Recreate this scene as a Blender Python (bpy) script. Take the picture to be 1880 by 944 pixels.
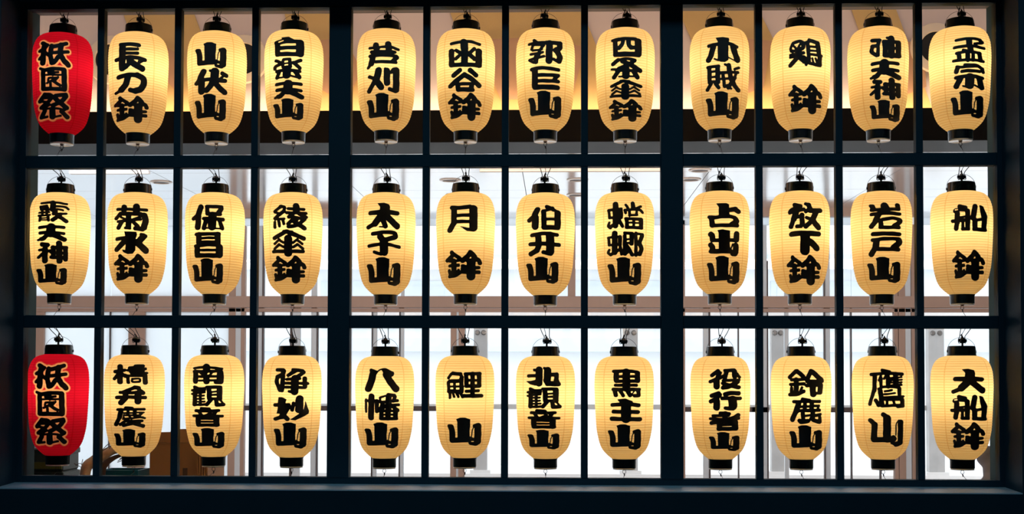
import bpy, bmesh, math, random
import numpy as np
from mathutils import Vector, Matrix

for _o in list(bpy.data.objects):
    bpy.data.objects.remove(_o, do_unlink=True)
SC = bpy.context.scene
COL = SC.collection

# ------------------------------------------------------------------ camera
cam_d = bpy.data.cameras.new('camera')
cam_d.sensor_fit = 'HORIZONTAL'
cam_d.sensor_width = 36.0
cam_d.lens = 2400.0 / 1880.0 * 36.0
cam_d.shift_x = 0.0
cam_d.shift_y = (618.27 - 472.0) / 1880.0
cam_d.clip_start = 0.05
cam_d.clip_end = 200
cam = bpy.data.objects.new('camera', cam_d)
COL.objects.link(cam)
_yaw, _pit, _rol = 0.03413, 0.02972, -0.00226
_Rz = Matrix.Rotation(_yaw, 3, 'Z'); _Rx = Matrix.Rotation(_pit, 3, 'X'); _Ry = Matrix.Rotation(_rol, 3, 'Y')
_R = _Rz @ _Rx @ _Ry                      # columns: right, forward, up
_M = Matrix((_R.col[0], _R.col[2], -_R.col[1])).transposed().to_4x4()
_M.translation = Vector((0.20279, -5.11112, 1.50019))
cam.matrix_world = _M
SC.camera = cam

# ------------------------------------------------------------------ world, lights, exposure
SC.view_settings.view_transform = 'Standard'
SC.view_settings.look = 'None'
SC.view_settings.gamma = 1.0
SC.view_settings.use_curve_mapping = False
SC.view_settings.exposure = 0.0
WORLD = bpy.data.worlds.new('overcast_sky'); SC.world = WORLD
WORLD.use_nodes = True
_bg = WORLD.node_tree.nodes['Background']
_bg.inputs[0].default_value = (0.93, 0.97, 1.0, 1)
_bg.inputs[1].default_value = 2.2

def area(name, loc, rot, sx, sy, power, col):
    l = bpy.data.lights.new(name, 'AREA'); l.shape = 'RECTANGLE'; l.size = sx; l.size_y = sy
    l.energy = power; l.color = col
    o = bpy.data.objects.new(name, l); o.location = loc; o.rotation_euler = rot; COL.objects.link(o)
    return o
# warm cove lighting hidden on top of the dark header, washing the upper wall
area('cove_light', (0, 1.66, 2.885), (math.radians(180 - 42), 0, 0), 7.6, 0.05, 20, (1.0, 0.70, 0.42))
# cool dim fill added in the hall to lift the navy front, no real fitting
area('hall_fill', (0.0, -1.7, 3.84), (math.radians(-12), 0, 0), 6.0, 0.8, 46, (0.26, 0.70, 1.0))
# soft warm fill added above the lantern bay to brighten the upper wall
area('bay_fill', (0, 0.95, 3.86), (math.radians(20), 0, 0), 7.0, 0.5, 40, (1.0, 0.80, 0.68))
# unseen fill added behind the header to brighten the frames of the glazing
area('room_fill', (0, 2.02, 2.60), (math.radians(48), 0, 0), 8.0, 0.12, 75, (1.0, 0.90, 0.84))

# ------------------------------------------------------------------ materials
def mat(name):
    m = bpy.data.materials.new(name); m.use_nodes = True
    nt = m.node_tree; nt.nodes.clear()
    out = nt.nodes.new('ShaderNodeOutputMaterial')
    return m, nt, out
def N(nt, t, **kw):
    n = nt.nodes.new(t)
    for k, v in kw.items():
        setattr(n, k, v)
    return n
def pmat(name, col, rough=0.5, metal=0.0, noise=0.08, nscale=12.0, bump=0.0, bscale=60.0, spec=0.5, stretch=(1, 1, 1)):
    m, nt, out = mat(name)
    b = N(nt, 'ShaderNodeBsdfPrincipled')
    b.inputs['Roughness'].default_value = rough
    b.inputs['Metallic'].default_value = metal
    b.inputs['Specular IOR Level'].default_value = spec
    tc = N(nt, 'ShaderNodeTexCoord'); mp = N(nt, 'ShaderNodeMapping'); mp.inputs['Scale'].default_value = stretch
    nt.links.new(tc.outputs['Object'], mp.inputs[0])
    nz = N(nt, 'ShaderNodeTexNoise'); nz.inputs['Scale'].default_value = nscale; nz.inputs['Detail'].default_value = 4
    nt.links.new(mp.outputs[0], nz.inputs['Vector'])
    rmp = N(nt, 'ShaderNodeMapRange')
    rmp.inputs[3].default_value = 1 - noise; rmp.inputs[4].default_value = 1 + noise
    nt.links.new(nz.outputs[0], rmp.inputs[0])
    hs = N(nt, 'ShaderNodeHueSaturation'); hs.inputs['Color'].default_value = (*col, 1)
    nt.links.new(rmp.outputs[0], hs.inputs['Value'])
    nt.links.new(hs.outputs[0], b.inputs['Base Color'])
    if bump:
        n2 = N(nt, 'ShaderNodeTexNoise'); n2.inputs['Scale'].default_value = bscale
        nt.links.new(mp.outputs[0], n2.inputs['Vector'])
        bp = N(nt, 'ShaderNodeBump'); bp.inputs['Strength'].default_value = bump; bp.inputs['Distance'].default_value = 0.002
        nt.links.new(n2.outputs[0], bp.inputs['Height']); nt.links.new(bp.outputs[0], b.inputs['Normal'])
    nt.links.new(b.outputs[0], out.inputs[0])
    return m

def paper_mat(name, col, tcol, dark):
    """translucent lantern skin; v runs hoop to hoop, u round the lantern (fine darker line on each hoop and seam)"""
    m, nt, out = mat(name)
    uv = N(nt, 'ShaderNodeUVMap'); sep = N(nt, 'ShaderNodeSeparateXYZ'); nt.links.new(uv.outputs[0], sep.inputs[0])
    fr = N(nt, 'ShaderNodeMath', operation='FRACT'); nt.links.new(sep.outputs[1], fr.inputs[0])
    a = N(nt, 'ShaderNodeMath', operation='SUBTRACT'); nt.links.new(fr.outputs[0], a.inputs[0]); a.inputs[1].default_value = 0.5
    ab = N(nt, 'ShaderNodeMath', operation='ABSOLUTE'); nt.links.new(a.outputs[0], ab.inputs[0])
    hoop = N(nt, 'ShaderNodeMapRange'); hoop.inputs[1].default_value = 0.34; hoop.inputs[2].default_value = 0.5  # hoop wire is not modelled; the light it blocks is darkened into the colour
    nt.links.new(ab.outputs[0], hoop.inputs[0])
    # seams at u = .125 + k/4 (face is u = 0)
    mu = N(nt, 'ShaderNodeMath', operation='MULTIPLY_ADD'); nt.links.new(sep.outputs[0], mu.inputs[0]); mu.inputs[1].default_value = 4; mu.inputs[2].default_value = 0.0
    f2 = N(nt, 'ShaderNodeMath', operation='FRACT'); nt.links.new(mu.outputs[0], f2.inputs[0])
    s2 = N(nt, 'ShaderNodeMath', operation='SUBTRACT'); nt.links.new(f2.outputs[0], s2.inputs[0]); s2.inputs[1].default_value = 0.5
    a2 = N(nt, 'ShaderNodeMath', operation='ABSOLUTE'); nt.links.new(s2.outputs[0], a2.inputs[0])
    seam = N(nt, 'ShaderNodeMapRange'); seam.inputs[1].default_value = 0.022; seam.inputs[2].default_value = 0.006
    nt.links.new(a2.outputs[0], seam.inputs[0])
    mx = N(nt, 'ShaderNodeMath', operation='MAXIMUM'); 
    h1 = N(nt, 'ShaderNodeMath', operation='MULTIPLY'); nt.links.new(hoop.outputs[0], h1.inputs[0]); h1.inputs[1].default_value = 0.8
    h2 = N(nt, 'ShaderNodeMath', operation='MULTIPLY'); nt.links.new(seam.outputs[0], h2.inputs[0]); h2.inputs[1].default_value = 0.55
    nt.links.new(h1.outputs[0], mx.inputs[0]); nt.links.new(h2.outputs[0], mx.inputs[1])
    tc = N(nt, 'ShaderNodeTexCoord'); nz = N(nt, 'ShaderNodeTexNoise'); nz.inputs['Scale'].default_value = 14
    nt.links.new(tc.outputs['Object'], nz.inputs['Vector'])
    mr = N(nt, 'ShaderNodeMapRange'); mr.inputs[3].default_value = 0.93; mr.inputs[4].default_value = 1.05; nt.links.new(nz.outputs[0], mr.inputs[0])
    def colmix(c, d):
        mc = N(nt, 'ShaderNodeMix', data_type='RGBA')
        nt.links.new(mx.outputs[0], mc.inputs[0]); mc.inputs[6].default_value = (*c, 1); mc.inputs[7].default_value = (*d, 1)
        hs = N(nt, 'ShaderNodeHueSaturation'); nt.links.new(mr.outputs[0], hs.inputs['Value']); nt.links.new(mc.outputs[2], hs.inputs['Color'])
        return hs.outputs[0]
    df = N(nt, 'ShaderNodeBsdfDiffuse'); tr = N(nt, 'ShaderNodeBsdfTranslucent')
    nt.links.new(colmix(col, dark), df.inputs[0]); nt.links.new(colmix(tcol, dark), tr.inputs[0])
    mix = N(nt, 'ShaderNodeMixShader'); mix.inputs[0].default_value = 0.6
    nt.links.new(df.outputs[0], mix.inputs[1]); nt.links.new(tr.outputs[0], mix.inputs[2])
    nt.links.new(mix.outputs[0], out.inputs[0])
    return m

def red_mat(name):
    """red paper with the pale printed edging of the letters (float attribute 'edging')"""
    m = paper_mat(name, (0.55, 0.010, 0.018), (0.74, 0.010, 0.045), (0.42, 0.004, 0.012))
    nt = m.node_tree; at = N(nt, 'ShaderNodeAttribute'); at.attribute_name = 'edging'
    for ty, c in (('BSDF_DIFFUSE', (0.78, 0.50, 0.24)), ('BSDF_TRANSLUCENT', (0.98, 0.62, 0.27))):
        b = [n for n in nt.nodes if n.type == ty][0]; src = b.inputs[0].links[0].from_socket
        mc = N(nt, 'ShaderNodeMix', data_type='RGBA'); nt.links.new(at.outputs['Fac'], mc.inputs[0])
        nt.links.new(src, mc.inputs[6]); mc.inputs[7].default_value = (*c, 1); nt.links.new(mc.outputs[2], b.inputs[0])
    return m

def glass_mat(name, tint=(1, 1, 1)):
    m, nt, out = mat(name)
    t = N(nt, 'ShaderNodeBsdfTransparent'); t.inputs[0].default_value = (*tint, 1)
    g = N(nt, 'ShaderNodeBsdfGlossy'); g.inputs['Roughness'].default_value = 0.02
    f = N(nt, 'ShaderNodeFresnel'); f.inputs[0].default_value = 1.45
    mx = N(nt, 'ShaderNodeMixShader')
    nt.links.new(f.outputs[0], mx.inputs[0]); nt.links.new(t.outputs[0], mx.inputs[1]); nt.links.new(g.outputs[0], mx.inputs[2])
    nt.links.new(mx.outputs[0], out.inputs[0])
    return m

def frosted_mat(name, col):
    m, nt, out = mat(name)
    d = N(nt, 'ShaderNodeBsdfDiffuse'); d.inputs[0].default_value = (*col, 1)
    t = N(nt, 'ShaderNodeBsdfTranslucent'); t.inputs[0].default_value = (*col, 1)
    mx = N(nt, 'ShaderNodeMixShader'); mx.inputs[0].default_value = 0.82
    nt.links.new(d.outputs[0], mx.inputs[1]); nt.links.new(t.outputs[0], mx.inputs[2]); nt.links.new(mx.outputs[0], out.inputs[0])
    return m

def woven_mat(name, c1, c2, ang, sc=420):
    m, nt, out = mat(name)
    b = N(nt, 'ShaderNodeBsdfPrincipled'); b.inputs['Roughness'].default_value = 0.65
    tc = N(nt, 'ShaderNodeTexCoord'); vals = []
    for a in (ang, ang + math.pi / 2):
        mp = N(nt, 'ShaderNodeMapping'); mp.inputs['Rotation'].default_value = (0, a, 0)
        nt.links.new(tc.outputs['Object'], mp.inputs[0])
        w = N(nt, 'ShaderNodeTexWave', bands_direction='X'); w.inputs['Scale'].default_value = sc / 6.28; w.inputs['Distortion'].default_value = 0.4
        nt.links.new(mp.outputs[0], w.inputs[0]); vals.append(w.outputs['Fac'])
    mn = N(nt, 'ShaderNodeMath', operation='MAXIMUM'); nt.links.new(vals[0], mn.inputs[0]); nt.links.new(vals[1], mn.inputs[1])
    mc = N(nt, 'ShaderNodeMix', data_type='RGBA'); nt.links.new(mn.outputs[0], mc.inputs[0])
    mc.inputs[6].default_value = (*c1, 1); mc.inputs[7].default_value = (*c2, 1)
    nt.links.new(mc.outputs[2], b.inputs['Base Color'])
    bp = N(nt, 'ShaderNodeBump'); bp.inputs['Strength'].default_value = 0.4; bp.inputs['Distance'].default_value = 0.002
    nt.links.new(mn.outputs[0], bp.inputs['Height']); nt.links.new(bp.outputs[0], b.inputs['Normal'])
    nt.links.new(b.outputs[0], out.inputs[0])
    return m

M_NAVY = pmat('navy painted wood', (0.009, 0.026, 0.038), 0.6, noise=0.15, nscale=8, bump=0.15, bscale=90, spec=0.25)
M_SILL = pmat('dark satin sill', (0.95, 0.93, 0.95), 0.62, metal=1.0, noise=0.1, nscale=6, spec=0.8)
M_BOX = pmat('slate blue lining', (0.030, 0.070, 0.095), 0.8, noise=0.1, nscale=4, spec=0.15)
M_HEADBOX = pmat('brown lining', (0.16, 0.125, 0.10), 0.6, noise=0.1, nscale=5)
M_HALL = pmat('dark hall plaster', (0.02, 0.03, 0.04), 0.8, noise=0.1)
M_PINK = pmat('pinkish plaster', (0.62, 0.52, 0.50), 0.8, noise=0.04, nscale=2)
M_ROOM = pmat('pale room plaster', (0.74, 0.70, 0.69), 0.7, noise=0.03, nscale=2)
M_FLOOR = pmat('pale stone floor', (0.55, 0.53, 0.52), 0.35, noise=0.06, nscale=3)
M_CEIL = pmat('glossy white ceiling panel', (0.86, 0.87, 0.89), 0.14, metal=0.65, noise=0.04, nscale=1.5, bump=0.08, bscale=3.0, spec=1.0)
M_HEADER = pmat('dark brown header', (0.005, 0.004, 0.004), 0.5, noise=0.2, nscale=6, spec=0.15)
M_BROWN = pmat('brown anodised frame', (0.40, 0.27, 0.215), 0.5, noise=0.06, nscale=5, stretch=(8, 1, 1))
M_DBROWN = pmat('dark bronze frame', (0.07, 0.05, 0.05), 0.45)
M_BLUEW = pmat('pale blue frame', (0.60, 0.67, 0.74), 0.4, noise=0.04)
M_GREYC = pmat('pale weathered concrete', (0.50, 0.50, 0.50), 0.8, noise=0.25, nscale=9, bump=0.4, bscale=25)
M_WHITE = pmat('white exterior paint', (0.86, 0.86, 0.86), 0.7, noise=0.03)
M_FACADE = pmat('pale facade', (0.80, 0.83, 0.85), 0.8, noise=0.05, nscale=0.8)
M_FACADE2 = pmat('pale blue facade trim', (0.62, 0.70, 0.76), 0.8, noise=0.05)
M_BLACK = pmat('black lacquered plastic', (0.004, 0.014, 0.024), 0.22, noise=0.05, spec=0.6)
M_CORD = pmat('black cord', (0.008, 0.010, 0.014), 0.5)
M_WIRE = pmat('steel wire', (0.25, 0.24, 0.23), 0.35, metal=0.9)
M_BWIRE = pmat('dark wire handle', (0.03, 0.03, 0.035), 0.35, metal=0.5)
M_INK = pmat('black ink', (0.0035, 0.007, 0.011), 0.55, noise=0.3, nscale=30)
M_DISC = pmat('white glossy plastic', (0.78, 0.80, 0.84), 0.2, noise=0.05, spec=0.8)
M_FROST = frosted_mat('frosted white panel', (0.88, 0.92, 0.95))
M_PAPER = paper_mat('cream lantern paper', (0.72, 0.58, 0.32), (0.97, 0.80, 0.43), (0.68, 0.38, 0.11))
M_RED = red_mat('red lantern paper')
M_GLASS = glass_mat('clear glass')
M_TAN = woven_mat('woven tan panel', (0.48, 0.31, 0.11), (0.58, 0.39, 0.16), 0.5)
M_TAN_SHADED = woven_mat('woven panel shaded brown', (0.40, 0.20, 0.11), (0.52, 0.31, 0.18), 0.75)  # brown tint is shading on the tan weave, put into the colour
M_CARD = pmat('brown cardboard', (0.34, 0.20, 0.115), 0.85, noise=0.08, nscale=6)
M_GREEN = pmat('dark green plastic', (0.018, 0.035, 0.03), 0.5)
M_OLIVE = pmat('olive label band', (0.10, 0.12, 0.02), 0.5)
M_TEAL = pmat('teal plastic', (0.003, 0.10, 0.19), 0.4)
M_STRAW = pmat('dried bamboo sheath', (0.56, 0.42, 0.30), 0.7, noise=0.25, nscale=30, stretch=(1, 8, 8))
M_STRAWD = pmat('dark inner sheath', (0.08, 0.055, 0.05), 0.8, noise=0.2, nscale=30)
M_CLOTH = pmat('grey lilac cloth', (0.26, 0.27, 0.34), 0.9, noise=0.5, nscale=14, bump=0.5, bscale=20)
M_CREAMR = pmat('cream ring', (0.72, 0.60, 0.47), 0.6)
M_HOLE = pmat('black speaker cloth', (0.004, 0.004, 0.005), 0.8)
M_TABLE = pmat('pale table laminate', (0.6, 0.6, 0.6), 0.5)
M_CHROME = pmat('chrome trim ring', (0.7, 0.6, 0.52), 0.25, metal=0.8)

# ------------------------------------------------------------------ helpers
def link(name, me, m=None, parent=None, loc=None):
    o = bpy.data.objects.new(name, me); COL.objects.link(o)
    if m is not None and me is not None and not me.materials:
        me.materials.append(m)
    if parent is not None: o.parent = parent
    if loc is not None: o.location = loc
    return o
def tag(o, label=None, cat=None, group=None, kind=None):
    if label: o['label'] = label
    if cat: o['category'] = cat
    if group: o['group'] = group
    if kind: o['kind'] = kind
    return o
def empty(name, loc=(0, 0, 0), rz=0.0):
    o = bpy.data.objects.new(name, None); COL.objects.link(o)
    o.location = loc; o.rotation_euler = (0, 0, rz); o.empty_display_size = 0.05
    return o
def bm_box(bm, x0, x1, y0, y1, z0, z1, bev=0.0):
    vs = [bm.verts.new((x, y, z)) for z in (z0, z1) for y in (y0, y1) for x in (x0, x1)]
    fs = [bm.faces.new([vs[i] for i in f]) for f in ((0, 2, 3, 1), (4, 5, 7, 6), (0, 1, 5, 4), (2, 6, 7, 3), (0, 4, 6, 2), (1, 3, 7, 5))]
    if bev:
        es = list({e for f in fs for e in f.edges})
        bmesh.ops.bevel(bm, geom=es, offset=bev, segments=1, affect='EDGES')
def bm_mesh(bm, name, smooth=False):
    bmesh.ops.recalc_face_normals(bm, faces=bm.faces)
    me = bpy.data.meshes.new(name); bm.to_mesh(me); bm.free()
    if smooth:
        me.polygons.foreach_set('use_smooth', [True] * len(me.polygons))
    return me
def box(name, x0, x1, y0, y1, z0, z1, m, parent=None, bev=0.0):
    bm = bmesh.new(); bm_box(bm, x0, x1, y0, y1, z0, z1, bev)
    return link(name, bm_mesh(bm, name), m, parent)
def boxes(name, lst, m, parent=None, bev=0.0):
    bm = bmesh.new()
    for b in lst: bm_box(bm, *b, bev)
    return link(name, bm_mesh(bm, name), m, parent)
def lathe_mesh(name, prof, n=40, smooth=True, cap0=False, cap1=False):
    bm = bmesh.new(); rings = []
    for r, z in prof:
        rings.append([bm.verts.new((r * math.sin(2 * math.pi * i / n), -r * math.cos(2 * math.pi * i / n), z)) for i in range(n)])
    for a, b in zip(rings, rings[1:]):
        for i in range(n):
            bm.faces.new((a[i], a[(i + 1) % n], b[(i + 1) % n], b[i]))
    if cap0: bm.faces.new(rings[0])
    if cap1: bm.faces.new(rings[-1])
    me = bm_mesh(bm, name, smooth)
    if smooth:
        try: me.set_sharp_from_angle(angle=math.radians(40))
        except Exception: pass
    return me
def tube_bm(bm, pts, r, n=6):
    pts = [Vector(p) for p in pts]; rings = []
    up = Vector((0.13, 0.97, 0.2)).normalized()
    for i, p in enumerate(pts):
        d = (pts[min(i + 1, len(pts) - 1)] - pts[max(i - 1, 0)]).normalized()
        a = d.cross(up)
        if a.length < 1e-3: a = d.cross(Vector((1, 0, 0)))
        a.normalize(); b = d.cross(a)
        rr = r[i] if isinstance(r, (list, tuple)) else r
        rings.append([bm.verts.new(p + (a * math.cos(2 * math.pi * k / n) + b * math.sin(2 * math.pi * k / n)) * rr) for k in range(n)])
    for A, B in zip(rings, rings[1:]):
        for k in range(n):
            bm.faces.new((A[k], A[(k + 1) % n], B[(k + 1) % n], B[k]))
    bm.faces.new(rings[0]); bm.faces.new(rings[-1])
def spline(P, k=6):
    P = [Vector(p) for p in P]; Q = [P[0] * 2 - P[1]] + P + [P[-1] * 2 - P[-2]]; out = []
    for i in range(1, len(Q) - 2):
        a, b, c, d = Q[i - 1], Q[i], Q[i + 1], Q[i + 2]
        for j in range(k):
            t = j / k
            out.append(0.5 * ((2 * b) + (c - a) * t + (2 * a - 5 * b + 4 * c - d) * t * t + (3 * b - a - 3 * c + d) * t ** 3))
    out.append(P[-1]); return out
def prism(name, poly, y0, y1, m, parent=None):
    """flat plate in the XZ plane with thickness y0..y1"""
    bm = bmesh.new()
    A = [bm.verts.new((x, y0, z)) for x, z in poly]; B = [bm.verts.new((x, y1, z)) for x, z in poly]
    bm.faces.new(A); bm.faces.new(B[::-1]); n = len(poly)
    for i in range(n): bm.faces.new((A[i], B[i], B[(i + 1) % n], A[(i + 1) % n]))
    return link(name, bm_mesh(bm, name), m, parent)
# ------------------------------------------------------------------ dimensions of the lattice window
PW = (0.28285, 0.285, 0.28317); MU = 0.027; MUL = 0.0865
PH = (0.58771, 0.58586, 0.58604); RL = 0.0493; ZTOP = 2.958
xs = []; _x = 0.0
for g in range(3):
    for i in range(4):
        xs.append([_x, _x + PW[g]]); _x += PW[g] + (MU if i < 3 else MUL)
WID = xs[-1][1]
for e in xs: e[0] -= WID / 2; e[1] -= WID / 2
zs = []; _z = ZTOP
for h in PH: zs.append((_z, _z - h)); _z -= h + RL
ZBOT = zs[2][1]; HX = WID / 2
XL, XR = -2.005, 1.991           # inner faces of the lantern box
JL, JR = -1.935, 1.930           # front reveal
ZSILL = 1.068; ZHEAD = 3.033

# ------------------------------------------------------------------ hall on the photographer's side (structure)
def struct(name, o):
    o['kind'] = 'structure'; return o
struct('floor', boxes('floor', [(-4.6, 4.6, -8.2, 5.2, -0.12, 0.0)], M_FLOOR))
hall = [('wall_back', (-4.6, 4.6, -8.2, -8.0, 0, 4.0)), ]
struct('wall_back', box('wall_back', -4.6, 4.6, -8.2, -8.0, 0, 4.0, M_HALL))
struct('wall_left', boxes('wall_left', [(-4.6, -4.4, -8.0, -0.19, 0, 4.0)], M_HALL))
struct('wall_right', boxes('wall_right', [(4.4, 4.6, -8.0, -0.19, 0, 4.0)], M_HALL))
struct('ceiling', box('ceiling', -4.6, 4.6, -8.2, 1.95, 3.9, 4.05, M_HALL))
# facade wall around the window opening, two skins: navy in front, lining behind
wf = struct('wall_front', boxes('wall_front', [
    (-4.6, JL, -0.19, 0.05, 0, 3.9), (JR, 4.6, -0.19, 0.05, 0, 3.9),
    (JL, JR, -0.19, 0.05, ZTOP + 0.03, 3.9), (JL, JR, -0.19, 0.05, 0, ZSILL - 0.004)], M_NAVY))
_s = struct('trim_1', box('trim_1', JL, JR, -0.19, 0.0, ZSILL - 0.004, ZSILL, M_SILL))
for v in _s.data.vertices:                # the sill falls slightly towards the hall
    if v.co.z > ZSILL - 0.001 and v.co.y > -0.1: v.co.z += 0.006
struct('trim_2', boxes('trim_2', [(-4.6, XL, 0.05, 0.36, 0, 3.9), (XR, 4.6, 0.05, 0.36, 0, 3.9)], M_BOX))
struct('trim_3', boxes('trim_3', [(XL, XR, 0.05, 0.36, ZHEAD, 3.9)], M_HEADBOX))
struct('trim_4', boxes('trim_4', [(XL, XR, 0.05, 0.36, 0, 1.072)], M_BOX))

# ------------------------------------------------------------------ the lattice window
win = empty('window_1', (0, 0, 0)); win['kind'] = 'structure'
boxes('outer_frame', [(JL, -HX, 0.0, 0.05, ZSILL, ZTOP + 0.03), (HX, JR, 0.0, 0.05, ZSILL, ZTOP + 0.03),
                      (-HX, HX, 0.0, 0.05, ZTOP, ZTOP + 0.03), (-HX, HX, 0.0, 0.05, ZSILL, ZBOT)], M_NAVY, win)
for i in (3, 7):
    box('mullion', xs[i][1], xs[i + 1][0], -0.004, 0.05, ZBOT, ZTOP, M_NAVY, win, bev=0.002)
    x = (xs[i][1] + xs[i + 1][0]) / 2
for j in (0, 1):
    for g in range(3):
        box('rail', xs[4 * g][0], xs[4 * g + 3][1], 0.0, 0.046, zs[j + 1][0], zs[j][1], M_NAVY, win, bev=0.0015)
for g in range(3):
    for i in range(3):
        c = 4 * g + i
        for j in range(3):
            box('muntin', xs[c][1], xs[c + 1][0], 0.002, 0.040, zs[j][1], zs[j][0], M_NAVY, win, bev=0.0012)
for j in range(3):
    for c in range(12):
        box('glass_pane', xs[c][0], xs[c][1], 0.020, 0.023, zs[j][1], zs[j][0], M_GLASS, win)

# ------------------------------------------------------------------ room behind
struct('wall_left', boxes('wall_left', [(-4.6, -4.4, 0.36, 4.9, 0, 3.9)], M_ROOM))
struct('wall_right', boxes('wall_right', [(4.4, 4.6, 0.36, 4.9, 0, 3.9)], M_ROOM))
struct('wall_upper', box('wall_upper', -4.4, 4.4, 1.75, 1.95, 2.873, 3.9, M_PINK))
struct('trim_5', box('trim_5', -4.4, 4.4, 1.60, 1.95, 2.705, 2.873, M_HEADER, bev=0.002))
# ceiling of the low part, laid as separate glossy panels with open joints
cl = empty('ceiling_low', (0, 0, 0)); cl['kind'] = 'structure'; cl.name = 'ceiling_low'
yy = [1.95, 2.6, 3.35, 3.72, 4.9]; xx = [-4.4 + 1.1 * k for k in range(9)]
for a, b in zip(yy, yy[1:]):
    for c, d in zip(xx, xx[1:]):
        box('ceiling_panel', c + 0.002, d - 0.002, a + 0.003, b - 0.003, 2.705, 2.735, M_CEIL, cl)
box('backing_board', -4.4, 4.4, 1.95, 4.9, 2.74, 2.80, M_ROOM, cl)

# things on the upper wall
def UX(px): return -2.574 + (px - 62) * 0.002861
def UZ(py): return 3.401 - (py - 30) * 0.0029
k = 0
for pts, m, d, lab in [
    ([(212, -10), (345, -10), (425, 203), (292, 203)], M_TAN, 0.012, 'tan woven panel slanting behind the second and third lanterns of the top row'),
    ([(520, -10), (606, -10), (700, 203), (582, 203), (545, 110)], M_TAN, 0.012, 'tan woven panel slanting behind the fourth and fifth top lanterns'),
    ([(822, -10), (1066, -10), (1152, 203), (905, 203)], M_TAN, 0.012, 'broadest tan woven panel, behind the seventh lantern of the top row'),
    ([(1242, -10), (1386, -10), (1492, 203), (1335, 203)], M_TAN, 0.012, 'tan woven panel slanting behind the ninth and tenth top lanterns'),
    ([(1560, -10), (1640, -10), (1716, 203), (1636, 203)], M_TAN, 0.012, 'narrow tan woven panel slanting behind the eleventh top lantern'),
    ([(300, 80), (340, 105), (330, 170), (290, 130)], M_TAN_SHADED, 0.022, 'small woven patch shaded brown behind the third top lantern'),  # from here on, patches carrying the painted shading where the tan weave overlaps
    ([(575, 75), (640, 70), (672, 130), (640, 190), (590, 160)], M_TAN_SHADED, 0.022, 'woven patch shaded brown behind the first wide mullion'),
    ([(880, 75), (1000, 70), (1085, 90), (1060, 180), (930, 185)], M_TAN_SHADED, 0.022, 'large woven patch shaded brown behind the seventh top lantern'),
    ([(1370, 75), (1425, 80), (1410, 165), (1380, 175)], M_TAN_SHADED, 0.022, 'woven patch shaded brown between the ninth and tenth top lanterns'),
    ([(1660, 80), (1700, 90), (1705, 165), (1665, 180)], M_TAN_SHADED, 0.022, 'woven patch shaded brown near the right black wall speaker'),
]:
    o = prism('woven_panel', [(UX(a), UZ(b)) for a, b in pts], 1.748 - d, 1.748 - d + 0.009, m)
    tag(o, lab, 'wall panel', 'woven panels on the upper wall')
sp_mesh = lathe_mesh('ring', [(0.082, 0.012), (0.086, 0.022), (0.126, 0.016), (0.132, 0.0)], 48)
sp_core = lathe_mesh('speaker_cloth', [(0.0005, 0.016), (0.04, 0.015), (0.083, 0.012), (0.083, 0.0)], 48, cap0=True)
for (px, py, lab) in [(204, 108, 'round black wall speaker with pale ring, left of the second top lantern'),
                      (452, 108, 'round black wall speaker with pale ring, right of the third top lantern'),
                      (1722, 95, 'round black wall speaker with pale ring, behind the last top lantern')]:
    e = empty('wall_speaker', (UX(px), 1.727, UZ(py)))
    tag(e, lab, 'speaker', 'round speakers on the upper wall')
    for nm, me, m in (('ring', sp_mesh, M_CREAMR), ('speaker_cloth', sp_core, M_HOLE)):
        o = link(nm, me, m, e); o.rotation_euler = (math.radians(90), 0, 0)

# downlights in the low ceiling
dl_ring = lathe_mesh('trim_ring', [(0.048, -0.001), (0.052, -0.007), (0.066, -0.005), (0.070, 0.0)], 32)
dl_core = lathe_mesh('lamp_recess', [(0.0005, -0.002), (0.049, -0.002)], 32)
for (x, y, lab) in [(-2.27, 2.95, 'round ceiling downlight above the second lantern column'),
                    (-0.453, 2.90, 'nearer round downlight above the sixth lantern of the middle row'),
                    (-0.473, 3.57, 'farther round downlight above the sixth lantern of the middle row'),
                    (0.33, 2.90, 'nearer round downlight right of the seventh middle-row lantern'),
                    (0.334, 3.57, 'farther round downlight right of the seventh middle-row lantern'),
                    (1.02, 2.90, 'round downlight left of the ninth middle-row lantern'),
                    (1.04, 2.54, 'nearest round downlight, above the ninth middle-row lantern')]:
    e = empty('ceiling_downlight', (x, y, 2.705)); tag(e, lab, 'light', 'round downlights in the low ceiling')
    link('trim_ring', dl_ring, M_CHROME, e); link('lamp_recess', dl_core, M_DBROWN, e)
for (x0, x1, y, lab) in [(-0.25, 0.82, 2.52, 'long thin ceiling rail over the seventh and eighth middle-row lanterns'),
                         (-2.7, -2.22, 2.56, 'short white ceiling tube over the second middle-row lantern')]:
    tag(box('ceiling_track', x0, x1, y - 0.02, y + 0.02, 2.695, 2.705, M_WHITE if x0 < -1 else M_CREAMR, bev=0.003), lab, 'light track')

# ------------------------------------------------------------------ far glazing
def FX(px): return -3.849 + (px - 62) * 0.0041746
def FZ(py): return 2.704 - (py - 402) * 0.004175
gl = empty('window_2', (0, 0, 0)); gl['kind'] = 'structure'
def vbar(px0, px1, py0, py1, m, dy=0.0, name='post', dep=0.06):
    return box(name, FX(px0), FX(px1), 4.88 + dy, 4.88 + dy + dep, FZ(py1), FZ(py0), m, gl, bev=0.002)
YB = 1045                                   # floor line at the far wall
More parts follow.
